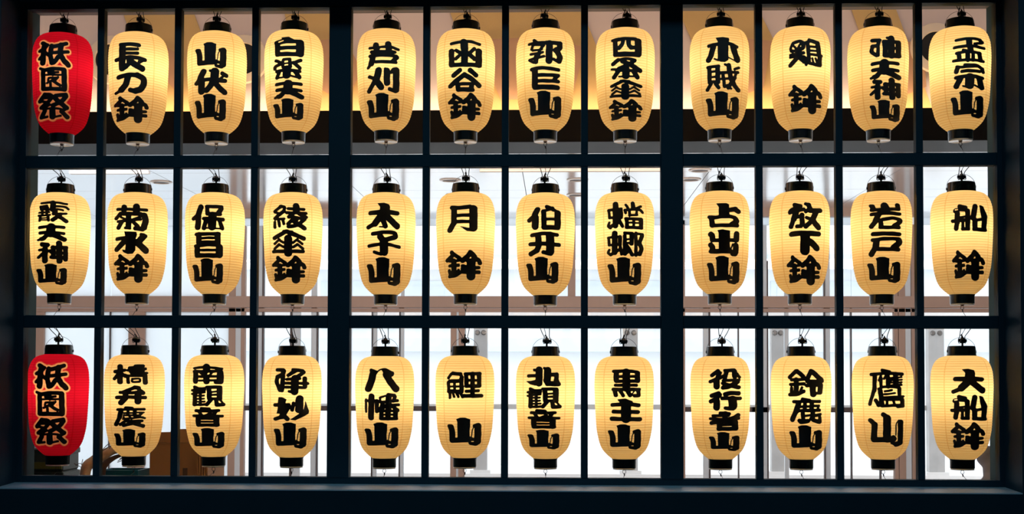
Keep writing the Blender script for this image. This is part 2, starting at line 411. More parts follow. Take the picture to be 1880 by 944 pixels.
# transom, head, bottom and middle rails
vbar(-60, 1950, 545, 566, M_BROWN, -0.02, 'transom', 0.10)
vbar(-60, 1950, 567, 574, M_BROWN, 0.0, 'transom', 0.06)
vbar(-60, 1950, 401, 414, M_FROST, 0.0, 'head_rail', 0.06)
vbar(-60, 1950, 990, YB, M_BROWN, 0.0, 'bottom_rail', 0.06)
for a, b in ((457, 490), (492, 543), (592, 645), (645, 693), (744, 795), (795, 838), (1267, 1312), (1364, 1417), (1388, 1419), (1520, 1568), (1568, 1620)):
    vbar(a, b, 747, 756, M_DBROWN, 0.005, 'mid_rail', 0.04)
# posts of the doors
for a, b, t, m in [(62, 82, 574, M_BROWN), (240, 271, 574, M_BROWN), (427, 440, 414, M_BROWN), (440, 450, 414, M_BLUEW), (450, 457, 414, M_BROWN),
                   (838, 849, 574, M_BROWN), (849, 853, 574, M_BLUEW), (853, 864, 574, M_BROWN), (1053, 1067, 403, M_BROWN),
                   (1259, 1267, 405, M_BROWN), (1645, 1652, 414, M_BROWN), (1653, 1665, 414, M_BROWN), (1665, 1675, 414, M_BLUEW), (1676, 1685, 414, M_BROWN)]:
    vbar(a, b, t if t > 402 else 403, YB if (a, b) != (1053, 1067) else 548, m)
for a, b, t in [(204, 206, 574), (489, 492, 414), (541, 545, 574), (591, 593, 574), (643, 647, 414), (692, 694, 545), (743, 745, 545), (794, 797, 404),
                (1310.5, 1313, 545), (1363, 1365, 545), (1416, 1418, 480), (1519, 1521, 480), (1567, 1569, 545), (1619, 1621, 545)]:
    vbar(a, b, t, YB, M_DBROWN, 0.004, 'mullion', 0.045)
for a, b in [(475, 489), (545, 560), (580, 590), (647, 655), (695, 702), (746, 752), (1255, 1259), (1405, 1416), (1448, 1455), (1521, 1530), (1300, 1310)]:
    vbar(a, b, 414, YB, M_BLUEW, 0.012, 'leaf_frame', 0.03)
# portal headers hanging from the ceiling in front of the far glazing
struct('trim_6', boxes('trim_6', [(-2.08, -1.25, 4.28, 4.36, 2.645, 2.705), (1.65, 2.78, 4.28, 4.36, 2.645, 2.705)], M_BROWN))
# panes: frosted on the left, clear elsewhere
def pane(px0, px1, py0, py1, m, name):
    box(name, FX(px0), FX(px1), 4.905, 4.911, FZ(py1), FZ(py0), m, gl)
for a, b in [(-60, 62), (82, 204), (206, 240), (271, 427)]:
    pane(a, b, 574, 990, M_FROST, 'frosted_pane'); 
for a, b in [(-60, 204), (206, 427)]:
    pane(a, b, 414, 545, M_FROST, 'frosted_pane')
edges = [457, 541, 593, 643, 694, 743, 797, 838, 864, 1053, 1160, 1259, 1310, 1363, 1418, 1519, 1569, 1619, 1645, 1685, 1950]
for a, b in zip(edges, edges[1:]):
    pane(a, b, 414, 545, M_GLASS, 'glass_pane'); pane(a, b, 574, 990, M_GLASS, 'glass_pane')

# ------------------------------------------------------------------ outside
tag(box('pavement', -30, 30, 5.2, 40, -0.14, -0.02, M_WHITE), kind='structure')
tag(box('parapet', -7, 7, 6.42, 6.62, -0.02, 0.635, M_WHITE), 'low white parapet wall outside below the pale columns', 'wall')
bolt = lathe_mesh('bolt', [(0.0005, 0.018), (0.014, 0.018), (0.018, 0.010), (0.024, 0.0)], 12)
for a, b, lab in [(882, 907, 'pale concrete column outside, behind the sixth bottom-row lantern'),
                  (1155, 1182, 'pale concrete column outside, right of the eighth bottom-row lantern'),
                  (1424, 1447, 'pale concrete column outside, behind the tenth bottom-row lantern'),
                  (1707, 1735, 'pale concrete column outside, behind the last bottom-row lantern')]:
    s = 0.004836
    x0 = -4.497 + (a - 62) * s; x1 = -4.497 + (b - 62) * s
    e = empty('concrete_column', ((x0 + x1) / 2, 6.5, 0.635)); tag(e, lab, 'column', 'pale columns outside')
    h = (x1 - x0) / 2
    box('shaft', -h, h, -0.05, 0.05, 0.03, 1.35, M_GREYC, e, bev=0.003)
    box('base_plate', -h - 0.03, h + 0.03, -0.07, 0.07, 0.0, 0.03, M_WHITE, e)
    for bx in (-h * 0.45, h * 0.45):
        o = link('bolt', bolt, M_WIRE, e, (bx, -0.05, 1.245)); o.rotation_euler = (math.radians(90), 0, 0)
tag(box('guard_rail', -7, 7, 6.52, 6.56, 1.20, 1.245, M_GREYC), 'pale horizontal guard rail running between the outside columns', 'railing')
tag(box('guard_beam', -7, 7, 6.45, 6.55, 1.985, 2.06, M_WHITE), 'white horizontal beam resting on top of the outside columns', 'beam')
bl = empty('pale_building', (0, 17, 0)); tag(bl, 'pale building across the street, washed out by daylight', 'building')
box('wall', -22, 22, 0, 0.5, -0.02, 14, M_FACADE, bl)
for z in (1.9, 3.3, 5.2):
    box('ledge', -22, 22, -0.35, 0.0, z, z + 0.22, M_FACADE2, bl)
for i in range(11):
    x = -19 + i * 3.8
    f = box('window', x, x + 2.2, -0.05, 0.02, 2.3, 3.1, M_FACADE2, bl)
    box('pane', x + 0.1, x + 2.1, -0.06, -0.05, 2.38, 3.02, M_BLUEW, f)

# ------------------------------------------------------------------ things seen low in the bottom panes
tb = empty('low_table', (-1.75, 1.0, 0.0)); tag(tb, 'pale low table carrying boxes behind the bottom left panes', 'table')
box('table_top', -0.75, 0.75, -0.38, 0.38, 0.70, 0.74, M_TABLE, tb, bev=0.003)
for sx in (-0.7, 0.7):
    for sy in (-0.33, 0.33):
        box('leg', sx - 0.02, sx + 0.02, sy - 0.02, sy + 0.02, 0.0, 0.70, M_WIRE, tb)
# cardboard boxes
def carton(cx, cy, w, d, z0, h, lab, flap=False):
    e = empty('cardboard_box', (cx, cy, z0)); tag(e, lab, 'box', 'cardboard boxes behind the bottom panes')
    box('body', -w / 2, w / 2, -d / 2, d / 2, 0, h, M_CARD, e, bev=0.002)
    box('flap', -w / 2, w / 2, -d / 2 - 0.004, -0.004, h, h + 0.004, M_CARD, e)
    box('flap', -w / 2, w / 2, 0.004, d / 2, h, h + 0.004, M_CARD, e)
    box('handle_hole', w * 0.18, w * 0.18 + 0.022, -d / 2 - 0.0015, -d / 2, h * 0.62, h * 0.62 + 0.055, M_STRAWD, e)
carton(-1.57, 1.06, 0.23, 0.30, 0.74, 0.44, 'brown cardboard box standing low behind the second and third lantern columns')
fp = empty('folded_cartons', (-1.425, 1.0, 0.74)); tag(fp, 'bundle of flattened cardboard sheets leaning right of the cardboard box', 'cardboard')
for i in range(5):
    box('sheet', -0.022 + i * 0.011, -0.015 + i * 0.011, -0.15, 0.15, 0, 0.435 - 0.006 * i, M_CARD, fp)
lid = empty('cardboard_tray', (-1.57, 1.06, 1.186)); tag(lid, 'flat cardboard tray lying on top of the cardboard box', 'tray')
prism('tray_front', [(-0.115, 0.0), (0.115, 0.0), (0.112, 0.052), (-0.105, 0.046)], -0.15, -0.145, M_CARD, lid)
box('tray_base', -0.112, 0.112, -0.145, 0.15, 0.0, 0.006, M_CARD, lid)
prism('tray_back', [(-0.115, 0.0), (0.115, 0.0), (0.112, 0.055), (-0.105, 0.048)], 0.15, 0.155, M_CARD, lid)
# green crates
for z, h, lab in ((0.74, 0.20, 'dark green crate, lowest of the stack behind the lower red lantern'), (0.94, 0.12, 'dark green crate with an olive band behind the lower red lantern'), (1.06, 0.105, 'dark green crate topmost of the stack behind the lower red lantern')):
    e = empty('storage_crate', (-2.235, 0.86, z)); tag(e, lab, 'crate', 'green crates behind the red lantern')
    box('body', -0.2, 0.2, -0.10, 0.10, 0, h, M_GREEN, e, bev=0.006)
    box('rim', -0.205, 0.205, -0.105, 0.105, h - 0.03, h - 0.004, M_GREEN, e, bev=0.003)
    if 0.9 < z < 1.0 or z > 1.0:
        box('band', -0.198, 0.198, -0.107, -0.10, 0.012, 0.042, M_OLIVE, e)
# teal bin
e = empty('plastic_bin', (-1.785, 0.855, 0.74)); tag(e, 'teal plastic bin below the dried sheath, left of the cardboard box', 'bin')
boxes('body', [(-0.09, 0.09, -0.09, -0.082, 0, 0.325), (-0.09, 0.09, 0.082, 0.09, 0, 0.325), (-0.09, -0.082, -0.082, 0.082, 0, 0.325), (0.082, 0.09, -0.082, 0.082, 0, 0.325), (-0.082, 0.082, -0.082, 0.082, 0, 0.01)], M_TEAL, e)
box('rim', -0.095, 0.095, -0.096, -0.09, 0.305, 0.327, M_TEAL, e)
# dried bamboo sheath leaning out of the bin
sh = empty('dried_sheath', (0, 0, 0)); tag(sh, 'curled dried bamboo sheath with wiry strands above the teal bin', 'dried plant')
bm = bmesh.new()
cl_ = spline([(-1.91, 0.70, 0.745), (-1.912, 0.70, 0.92), (-1.908, 0.70, 1.07), (-1.875, 0.71, 1.11), (-1.825, 0.72, 1.145), (-1.785, 0.73, 1.160), (-1.735, 0.74, 1.158)], 6)
prev = None; n_ = len(cl_)
for i, p in enumerate(cl_):
    t = i / (n_ - 1); w = 0.008 + 0.018 * math.sin(math.pi * min(1, 0.1 + t * 0.85)); d = (cl_[min(i + 1, n_ - 1)] - cl_[max(i - 1, 0)]).normalized()
    nn = Vector((-d.z, 0, d.x))
    row = [bm.verts.new(p + nn * w * s + Vector((0, 0.02 * (s * s - 1), 0))) for s in (-1, -0.5, 0, 0.5, 1)]
    if prev:
        for a in range(4): bm.faces.new((prev[a], prev[a + 1], row[a + 1], row[a]))
    prev = row
o = link('sheath', bm_mesh(bm, 'sheath', True), M_STRAW, sh); md = o.modifiers.new('thick', 'SOLIDIFY'); md.thickness = 0.003
bm = bmesh.new(); prev = None
cl2 = spline([(-1.85, 0.725, 0.745), (-1.85, 0.725, 0.95), (-1.845, 0.725, 1.06), (-1.825, 0.725, 1.10), (-1.79, 0.73, 1.125), (-1.75, 0.735, 1.14)], 6); n_ = len(cl2)
for i, p in enumerate(cl2):
    t = i / (n_ - 1); w = 0.022 * (1 - t) + 0.006; d = (cl2[min(i + 1, n_ - 1)] - cl2[max(i - 1, 0)]).normalized(); nn = Vector((-d.z, 0, d.x))
    row = [bm.verts.new(p + nn * w * s) for s in (-1, 0, 1)]
    if prev:
        for a in range(2): bm.faces.new((prev[a], prev[a + 1], row[a + 1], row[a]))
    prev = row
o = link('inner_sheath', bm_mesh(bm, 'inner_sheath', True), M_STRAWD, sh); md = o.modifiers.new('thick', 'SOLIDIFY'); md.thickness = 0.003
bm = bmesh.new(); rg = random.Random(4)
for a, b, c in [((-1.985, 1.075), (-2.0, 1.10), (-2.02, 1.092)), ((-1.985, 1.072), (-1.992, 1.10), (-1.985, 1.12)), ((-1.98, 1.07), (-2.005, 1.085), (-2.03, 1.10)),
                ((-1.90, 1.16), (-1.87, 1.19), (-1.83, 1.187)), ((-1.90, 1.155), (-1.86, 1.18), (-1.80, 1.182)), ((-1.88, 1.15), (-1.85, 1.20), (-1.80, 1.196)),
                ((-1.84, 1.11), (-1.79, 1.14), (-1.74, 1.128)), ((-1.84, 1.105), (-1.78, 1.125), (-1.735, 1.115)), ((-1.83, 1.12), (-1.78, 1.15), (-1.745, 1.14)), ((-1.96, 1.0), (-1.93, 1.07), (-1.925, 1.1))]:
    y = 0.69 + rg.random() * 0.05
    tube_bm(bm, spline([(a[0] + 0.065, y, a[1]), (b[0] + 0.065, y + 0.01, b[1]), (c[0] + 0.065, y, c[1])], 5), 0.0017, 4)
link('strands', bm_mesh(bm, 'strands'), M_STRAWD, sh)['kind'] = 'stuff'

# crumpled grey cloth low at the right jamb
bm = bmesh.new(); nu, nv = 26, 30; grid = []
for j in range(nv + 1):
    v = j / nv; z = 0.92 + v * 0.27; row = []
    for i in range(nu):
        a = 2 * math.pi * i / nu
        rx = 0.098 * (1.0 + 0.05 * math.sin(v * 17 + 1.0)) * (1 - 0.55 * v * v); ry = rx * 0.8
        fold = 1 + 0.10 * math.sin(13 * v + 2.2 * math.sin(a) * 1.5 + a) + 0.05 * math.sin(29 * v - 3 * a)
        row.append(bm.verts.new((2.155 + 0.03 * math.sin(4 * v) + rx * fold * math.cos(a), 0.80 + ry * fold * math.sin(a), z)))
    grid.append(row)
for A, B in zip(grid, grid[1:]):
    for i in range(nu): bm.faces.new((A[i], A[(i + 1) % nu], B[(i + 1) % nu], B[i]))
bm.faces.new(grid[0]); bm.faces.new(grid[-1])
tag(link('cloth_bundle', bm_mesh(bm, 'cloth_bundle', True), M_CLOTH), 'crumpled grey cloth bundle low at the right jamb beside the last bottom lantern', 'cloth')
st = empty('stool', (2.2, 0.80, 0)); tag(st, 'dark stool under the crumpled grey cloth at the right', 'stool')
box('seat', -0.14, 0.14, -0.14, 0.14, 0.88, 0.92, M_GREEN, st, bev=0.004)
for sx in (-0.11, 0.11):
    for sy in (-0.11, 0.11): box('leg', sx - 0.012, sx + 0.012, sy - 0.012, sy + 0.012, 0, 0.88, M_DBROWN, st)

# ------------------------------------------------------------------ brush lettering
# each character: strokes "width:x,y x,y ..." ; P: filled outline ; N: cut-out (drawing units)
GLYPHS = dict([
  ('祇','44:135,38 165,58|34:100,130 165,90 185,62|54:150,80 142,140 135,275|30:160,150 95,225|32:150,140 205,190|46:235,75 222,180 240,275|38:235,85 300,72 405,38|34:240,158 425,138|44:238,280 270,265 312,205|52:345,60 338,160 368,230 430,295|30:375,210 385,270'),
  ('園','46:125,345 130,560|26:92,322 125,338|38:130,348 250,330 370,335|58:370,345 378,560|40:128,562 380,566|20:165,400 330,400|30:235,345 238,400|20:185,372 305,370|20:195,438 300,430|20:190,440 185,465|22:300,430 270,465|22:172,495 250,455|24:212,480 215,550|30:240,470 325,522'),
  ('祭','44:150,625 95,700|36:145,622 205,630 245,660|40:230,655 190,710 110,775|24:140,668 205,662|24:120,705 180,715|42:270,640 385,622|44:390,640 340,700 240,755|50:255,660 300,705 395,775|30:135,775 200,745|20:130,795 250,785 380,800|64:235,805 238,880|44:150,815 115,880|22:120,890 180,880|46:340,820 405,880|20:260,885 330,870'),
  ('長','64:145,80 143,325|36:125,62 240,58 328,68|30:160,115 312,112|30:160,160 312,160|36:80,230 200,208 300,210 395,228|44:140,335 185,310 240,255|60:225,245 300,295 365,328|34:370,232 335,255'),
  ('刀','42:105,420 200,396 310,395|60:310,398 370,430 380,485 345,555 290,578|46:290,585 235,570|60:205,420 185,500 135,565|28:120,580 76,600'),
  ('鉾','42:118,612 130,640 72,695|38:130,625 200,672|28:98,705 195,698|32:98,755 190,750|52:140,705 142,850|28:92,805 105,865|24:190,800 165,835|38:98,868 150,860 205,830|52:315,612 290,650 232,700|54:325,622 360,655|44:350,665 400,690 418,722|36:285,702 385,690|38:235,760 290,770|34:235,782 405,772|36:218,822 410,822|92:325,725 322,865|34:245,758 228,790'),
  ('山','P:160,620 195,606 250,605 300,622 296,700 290,850 178,850 172,700 175,650|50:105,705 118,745 122,842|30:88,692 108,700|46:120,845 300,832|62:380,695 378,850|30:345,690 385,676|9:345,685 325,735 312,805|40:300,828 335,845|44:310,868 360,876|P:280,840 350,850 400,880 350,900 305,885|N:312,852 338,852 338,860 312,860'),
  ('伏','58:165,345 130,420|40:130,420 88,478|64:145,440 142,575|86:292,345 285,440|34:185,440 300,430|40:300,445 405,445|54:270,450 245,510 200,565|56:300,480 340,530 400,580|40:375,360 418,385|22:350,425 395,385|26:240,335 270,345'),
  ('白','48:115,110 118,225|34:100,95 170,75|P:160,40 240,33 295,68 285,90 185,88|34:110,108 200,90 365,82|80:362,105 362,212|34:120,160 350,152|38:115,226 370,228|N:122,86 182,68 182,80 128,98'),
  ('楽','28:95,285 150,308|34:150,325 90,350 85,375|26:175,285 170,355|28:180,275 250,272|34:250,285 252,355|15:180,322 245,316|24:172,362 262,358|34:370,280 300,312|36:290,312 362,368|30:105,408 200,393 362,405|86:218,390 215,448|36:130,420 108,478|46:310,412 355,470|16:110,483 200,470|18:260,458 330,475'),
  ('天','34:105,525 200,512 368,520|34:108,598 200,588 368,602|92:230,520 225,605|46:200,605 150,665 125,678|26:130,675 90,690|54:250,620 375,680'),
  ('芦','28:95,112 200,114 300,100 405,128|34:115,163 365,163|54:160,80 172,160|62:295,72 302,150|N:208,122 266,122 266,142 208,142|34:100,210 250,202 385,212|42:390,222 345,275|32:165,280 378,283|54:128,215 112,300|28:108,300 78,345'),
  ('刈','66:185,380 155,500|40:140,500 82,600|30:85,442 150,475|60:155,480 215,562|62:277,385 278,512|26:258,362 280,375|64:380,372 380,580|28:325,400 350,362 380,358|34:308,582 370,602'),
  ('函','28:98,70 200,54 300,50 400,74|72:232,60 240,130|64:240,120 240,290|50:100,155 102,300|40:100,312 400,312|60:392,155 392,305|32:150,150 205,185|30:205,190 145,245|32:345,130 290,185|40:280,185 345,245|20:82,145 110,150'),
  ('谷','44:185,372 115,430|46:300,372 362,422|46:235,425 150,490 82,545|48:240,425 330,480 400,540|44:160,530 168,590|30:170,532 300,525|42:170,592 325,592|46:320,535 312,585'),
  ('郭','28:118,68 145,88|24:68,105 150,92 225,95|24:105,125 92,165|20:115,120 225,125|20:105,180 200,172|26:215,130 185,172|24:85,218 140,215 210,205|40:175,210 140,250|24:70,278 150,262 222,248|44:145,250 138,305|22:78,288 115,312|66:280,105 275,295|40:250,98 395,98|52:388,105 385,150 345,178|56:360,190 388,245 380,290|28:325,278 375,305'),
  ('巨','34:92,376 200,364 390,382|58:128,390 128,575|34:165,445 388,448|34:378,458 345,492|34:170,512 385,515|48:130,582 378,586'),
  ('四','44:112,80 118,215|26:82,66 150,52|32:110,68 200,52 340,55|66:365,80 368,212|46:115,225 370,226|36:200,58 192,110 155,155|40:258,58 265,125 290,150|34:285,155 335,150'),
  ('条','36:150,280 92,325|28:140,285 240,268 340,285|38:330,292 250,345 160,380|22:78,382 150,392|44:200,300 300,345 392,398|28:130,400 360,405|74:235,385 235,462|42:150,410 105,475|46:320,412 362,475|16:160,470 330,470'),
  ('傘','42:205,338 140,375 78,410|46:220,340 320,380 402,415|30:180,335 270,340|84:230,420 230,590|26:130,430 82,478|24:125,435 175,465|26:330,430 285,468|26:330,435 388,478|26:130,490 82,535|24:130,490 185,522|26:335,488 285,520|26:335,488 395,535|36:72,570 398,568'),
  ('木','P:160,40 240,33 300,45 305,60 295,100 296,285 260,308 210,308 180,285 180,80|32:78,125 200,108 300,105 392,135|54:130,130 105,225 75,280|58:350,140 375,215 400,280|16:140,272 190,292|12:300,262 380,295'),
  ('賊','46:85,350 88,520|34:68,346 190,340|52:180,350 182,525|24:90,405 170,395|24:90,468 170,460|30:92,520 190,515|38:105,540 62,608|40:155,540 190,590|32:205,420 300,412 410,405|52:305,330 320,430 335,500|50:345,500 372,560 412,610|36:240,440 258,578|24:215,492 345,480|44:375,470 300,590|30:420,350 375,370|26:265,320 300,335|30:388,412 375,470|24:290,560 330,600'),
  ('鶏','28:110,105 92,155 115,185|34:120,92 190,72 235,95|44:235,98 232,145 185,175|24:125,120 158,160|24:200,108 170,160|28:100,180 180,175|32:92,222 240,205|70:180,185 180,240|28:88,245 240,245|46:165,260 90,335|46:205,265 240,300|30:255,258 265,335|40:285,95 300,315|34:265,92 330,68 390,88|50:395,95 410,200|22:310,136 385,136|22:310,180 390,180|26:310,222 440,228|48:420,240 418,325|22:335,265 352,320|22:372,262 390,312|34:310,322 420,338|36:300,62 360,85'),
  ('油','36:105,62 185,62|36:180,70 165,120 105,130|36:110,130 98,190 150,238|32:170,120 168,235|46:245,95 248,235|66:315,45 318,240|26:272,35 310,45|36:232,82 400,82|52:395,92 395,238|28:250,155 390,155|46:245,240 400,240'),
  ('神','50:135,505 190,512|28:105,572 180,562|58:165,560 165,698|30:150,605 95,658|26:180,590 225,580|46:255,540 258,655|38:245,540 400,540|62:320,492 325,700|48:392,550 392,680|28:250,605 390,605|36:235,658 400,662|28:230,600 215,580|24:300,485 320,500'),
  ('孟','26:100,65 250,46 370,58|30:395,88 365,66|26:385,95 310,108|62:245,70 262,180|28:80,146 250,132 412,152|24:180,175 230,190|44:130,215 138,280|28:105,212 240,195 370,215|46:230,210 230,290|34:290,210 290,290|44:358,218 372,290|26:70,294 250,288 405,300'),
  ('宗','30:200,335 320,338 395,375|26:110,350 170,358 330,350|42:122,362 105,410|32:392,380 400,412|32:168,408 250,402 360,408|34:100,480 250,462 392,482|92:255,480 250,565|54:150,492 105,580|54:355,490 382,592|18:180,578 240,600|18:310,572 360,598'),
  ('霰','24:122,38 250,26 400,42|62:248,35 245,110|26:110,82 180,66|24:112,80 118,108|24:118,110 210,112|24:275,72 380,78 418,102|22:290,105 358,118|18:150,90 195,88|22:98,150 205,142|24:130,130 130,170|26:180,125 180,170|22:92,184 215,176|28:108,202 102,242|30:195,195 200,238|14:120,212 190,210|14:118,234 190,234|32:285,135 250,160|26:250,168 392,156|42:330,168 245,235|44:310,190 395,245|14:230,235 290,225'),
  ('菊','30:95,95 412,100|54:165,68 165,110|72:300,66 300,110|34:125,145 80,205|40:130,150 350,150|64:385,165 402,220 385,310|46:290,325 370,332|56:215,160 215,305|28:100,242 345,215|22:130,188 180,215|26:340,188 270,215|40:140,248 105,318|36:265,248 320,300|26:180,320 230,325'),
  ('水','P:160,360 290,365 298,390 282,430 280,560 250,595 200,600 150,575 140,555 175,560 178,420|34:82,438 170,428|46:175,450 80,548|60:370,408 310,475|62:300,475 398,560|30:345,390 395,405'),
  ('保','60:135,75 110,150|40:100,160 52,202|62:110,185 102,300|42:208,72 212,150|34:200,68 375,68|50:372,92 335,148|36:212,150 360,152|36:170,205 395,212|92:270,175 265,290|46:195,225 172,312|42:352,230 385,312|16:180,312 385,318'),
  ('昌','34:82,366 340,362|50:110,370 110,460|58:325,372 325,460|26:115,412 320,406|30:105,458 330,455|34:75,502 200,488 340,488|52:92,510 95,600|72:345,515 345,600|26:110,550 340,548|42:90,610 350,612'),
  ('綾','34:160,50 90,110|34:150,52 190,62 185,105 110,175|28:90,120 140,142|32:195,112 90,195|30:95,205 190,205|30:88,240 92,305|30:132,230 142,290|30:175,215 190,265|32:235,82 408,86|72:322,50 325,110|34:220,132 432,132|44:285,145 245,180|36:355,145 435,178|36:280,180 420,205|40:300,195 235,265|42:405,215 330,280 240,298|50:300,235 415,312|22:270,215 340,215'),
  ('太','P:180,38 250,32 300,52 312,80 310,180 200,180 205,80|42:98,145 250,135 392,145|62:215,170 150,260|38:150,262 75,300|62:280,185 390,288|48:235,225 262,288|14:200,298 260,302'),
  ('子','34:122,368 250,350 360,355|44:370,368 370,400 280,430|60:205,400 235,440|84:245,450 248,560|46:205,385 225,430|30:80,498 250,478 415,508|28:140,565 215,590'),
  ('月','54:125,95 122,255|50:118,260 78,335|38:100,80 200,82 300,68|82:340,95 340,300|32:150,170 300,166|32:150,240 300,238|P:195,298 300,312 370,300 370,335 340,352 270,345'),
  ('伯','54:172,102 140,160|38:135,172 80,220|68:148,190 147,290|36:275,70 340,95|26:232,118 330,98 395,125|48:240,130 245,290|62:395,140 395,290|28:250,208 380,208|44:240,302 400,302|26:340,80 345,110'),
  ('牙','36:110,378 250,358 390,374|60:178,390 185,480|84:312,385 315,560|38:92,480 250,476 410,488|56:185,500 165,550|48:160,555 98,592|40:240,575 320,592'),
  ('蟷','28:78,110 86,190|28:75,105 212,95|44:205,105 208,190|24:90,192 200,188|60:150,42 150,280|28:82,245 72,280 95,305|38:100,290 190,240|34:190,220 225,292|44:335,35 340,90|26:260,50 285,90|26:420,65 375,85|30:252,110 258,140|28:260,108 400,100 440,132|26:300,115 300,170|24:300,168 380,160|24:378,125 372,160|32:262,205 428,208|40:268,210 275,298|44:422,215 425,300|28:345,210 345,300|18:275,250 420,250|32:268,302 430,304'),
  ('螂','28:75,400 82,480|26:70,396 200,385|42:198,390 198,480|26:80,485 195,478|58:140,345 140,570|28:82,540 72,570 95,600|34:100,595 190,540|30:200,500 215,595|34:250,345 330,352|40:250,380 248,590|44:325,370 322,470|22:255,420 320,416|24:255,465 320,460|30:250,595 300,550|40:275,500 330,600|34:370,345 370,605|28:375,350 440,358|42:438,375 405,460|46:410,470 430,530 408,590|18:320,590 380,600'),
  ('占','P:170,38 280,36 305,52 310,200 195,200 195,80|42:320,112 380,98|46:375,100 412,126|30:85,188 170,195|50:112,205 120,280|34:120,200 280,182 370,195|50:382,215 390,238 340,272|34:120,284 400,284'),
  ('出','P:180,326 240,316 315,332 312,560 195,560 195,360|52:105,368 122,385 125,430|34:120,438 370,436|52:388,362 385,430|50:105,490 122,510 125,550|44:110,562 320,562|52:378,492 378,570|44:345,592 370,592|14:345,480 325,530|24:315,560 350,585'),
  ('放','46:140,50 200,65|24:78,125 105,95 190,75|34:85,135 200,108 240,100|60:155,135 130,205|46:125,210 98,290|34:150,188 215,175|50:218,165 222,265|38:165,288 210,288|46:290,50 310,90|34:262,38 300,50|36:300,90 262,125|48:310,115 418,110|56:372,130 335,220|46:335,225 260,290|30:270,192 320,210|56:340,225 400,300'),
  ('下','46:104,374 200,364 395,370|94:252,390 248,550|30:308,440 345,470|60:325,470 368,515|46:355,490 378,528'),
  ('岩','50:105,60 118,90|30:85,45 110,50|34:95,96 390,90|80:235,55 245,80|46:375,45 380,80|36:95,148 250,136 395,146|58:172,150 140,220|50:138,230 95,285|46:192,225 200,290|34:215,212 320,195 395,210|48:402,222 388,250 340,285|34:190,302 390,302'),
  ('戸','38:112,365 250,362 392,368|34:108,432 250,420 380,422|56:385,435 390,465 330,520|36:165,535 380,540|60:150,445 140,520|52:132,530 95,592'),
  ('船','46:145,62 205,78|30:90,115 105,98 205,105|50:118,135 115,250|44:115,250 105,315|48:232,115 232,305|22:130,190 225,176|34:68,226 240,218|28:178,240 180,310|30:175,322 240,322|54:312,65 305,110 290,195|P:360,50 375,48 400,62 448,175 440,225 432,342 380,335 388,225|50:308,215 312,318|28:330,222 395,205|38:300,325 420,330|N:92,92 128,88 125,102 92,106'),
  ('橋','58:130,48 130,225|34:75,105 180,88|36:112,130 70,188|32:150,130 188,160|34:300,40 385,36|34:235,62 350,50|28:215,90 412,72|38:310,60 315,100|36:250,105 385,95|24:255,128 430,122|34:215,160 222,232|26:190,145 215,160|26:215,155 400,152|50:408,160 412,235|20:268,190 345,190 345,225 268,225 268,190'),
  ('弁','38:290,266 340,275|34:290,268 160,325|32:128,328 250,332 345,322|40:345,300 388,335|34:90,390 250,384 412,392|56:190,340 185,400|58:170,415 138,452|70:330,355 328,435'),
  ('慶','38:190,492 260,498|28:100,512 250,508 395,508|52:140,520 122,600|44:118,615 85,688|18:170,552 390,546|20:170,578 345,580|28:215,520 215,575|40:290,520 290,580|26:370,552 335,590|20:160,622 380,602|18:165,600 185,625|18:230,590 255,620|22:305,588 402,614|30:215,625 130,690|28:200,648 375,645|38:345,655 170,698|42:240,660 385,708'),
  ('南','26:85,52 200,38 380,58|72:215,35 215,95|50:100,100 98,218|32:85,92 370,88|72:362,110 365,210|24:155,115 190,140|24:270,110 250,140|26:140,155 340,152|22:140,205 330,200|62:215,150 215,218|46:320,225 370,222|N:232,108 250,108 244,128 222,130|N:305,105 328,105 325,135 300,138'),
  ('観','32:85,265 115,280|24:100,285 195,278|26:60,305 200,300|24:60,345 195,325|44:92,300 88,468|28:150,310 150,470|20:100,370 190,364|20:100,404 190,400|20:100,438 195,434|26:88,474 200,466|50:245,280 248,400|34:220,268 370,266|60:360,280 360,395|20:260,322 350,318|22:250,358 350,354|28:255,400 370,400|42:270,405 222,468|44:320,410 330,460|40:330,472 405,468|20:375,425 400,455'),
  ('音','36:160,498 240,506|30:98,522 230,525 348,520|32:135,540 165,585|36:318,530 285,585|24:160,600 260,550|28:75,585 390,588|46:120,600 125,690|26:110,618 330,618|56:325,625 325,688|20:150,655 320,655|32:120,696 340,696'),
  ('浄','36:98,52 160,52|44:165,62 150,105 100,132|38:98,132 90,190 125,285|44:158,120 148,285|34:268,50 370,60|P:255,60 330,62 212,135 195,112 225,85|36:385,80 300,140|30:202,160 340,150|80:290,150 285,300|28:185,205 430,208|44:395,150 398,245|28:190,250 400,255|26:225,300 290,312'),
  ('妙','P:100,335 140,335 188,360 170,420 135,530 82,525 95,470|34:62,425 215,425|56:208,445 140,560|36:140,568 68,592|44:150,540 200,592|34:268,405 252,485|80:335,355 330,480|P:400,385 438,500 432,530 380,560 290,605 235,600 320,540 380,490'),
  ('八','68:162,85 142,170 108,258|34:140,58 190,78|14:200,75 240,48 285,40|50:290,62 358,95|66:300,100 345,180 408,262|30:270,50 340,85'),
  ('幡','24:80,372 82,510|64:140,335 137,575|28:80,388 205,382|44:200,390 202,505|36:330,318 395,325|22:245,345 290,330|22:235,350 238,390|62:330,330 330,480|30:240,402 430,385|40:400,340 385,385|32:270,442 440,432|44:262,420 248,480|34:300,440 250,490|38:350,430 432,495|46:250,500 252,575|52:408,505 408,575|28:245,500 420,500|58:325,500 325,580|22:250,542 410,542|36:245,588 418,588'),
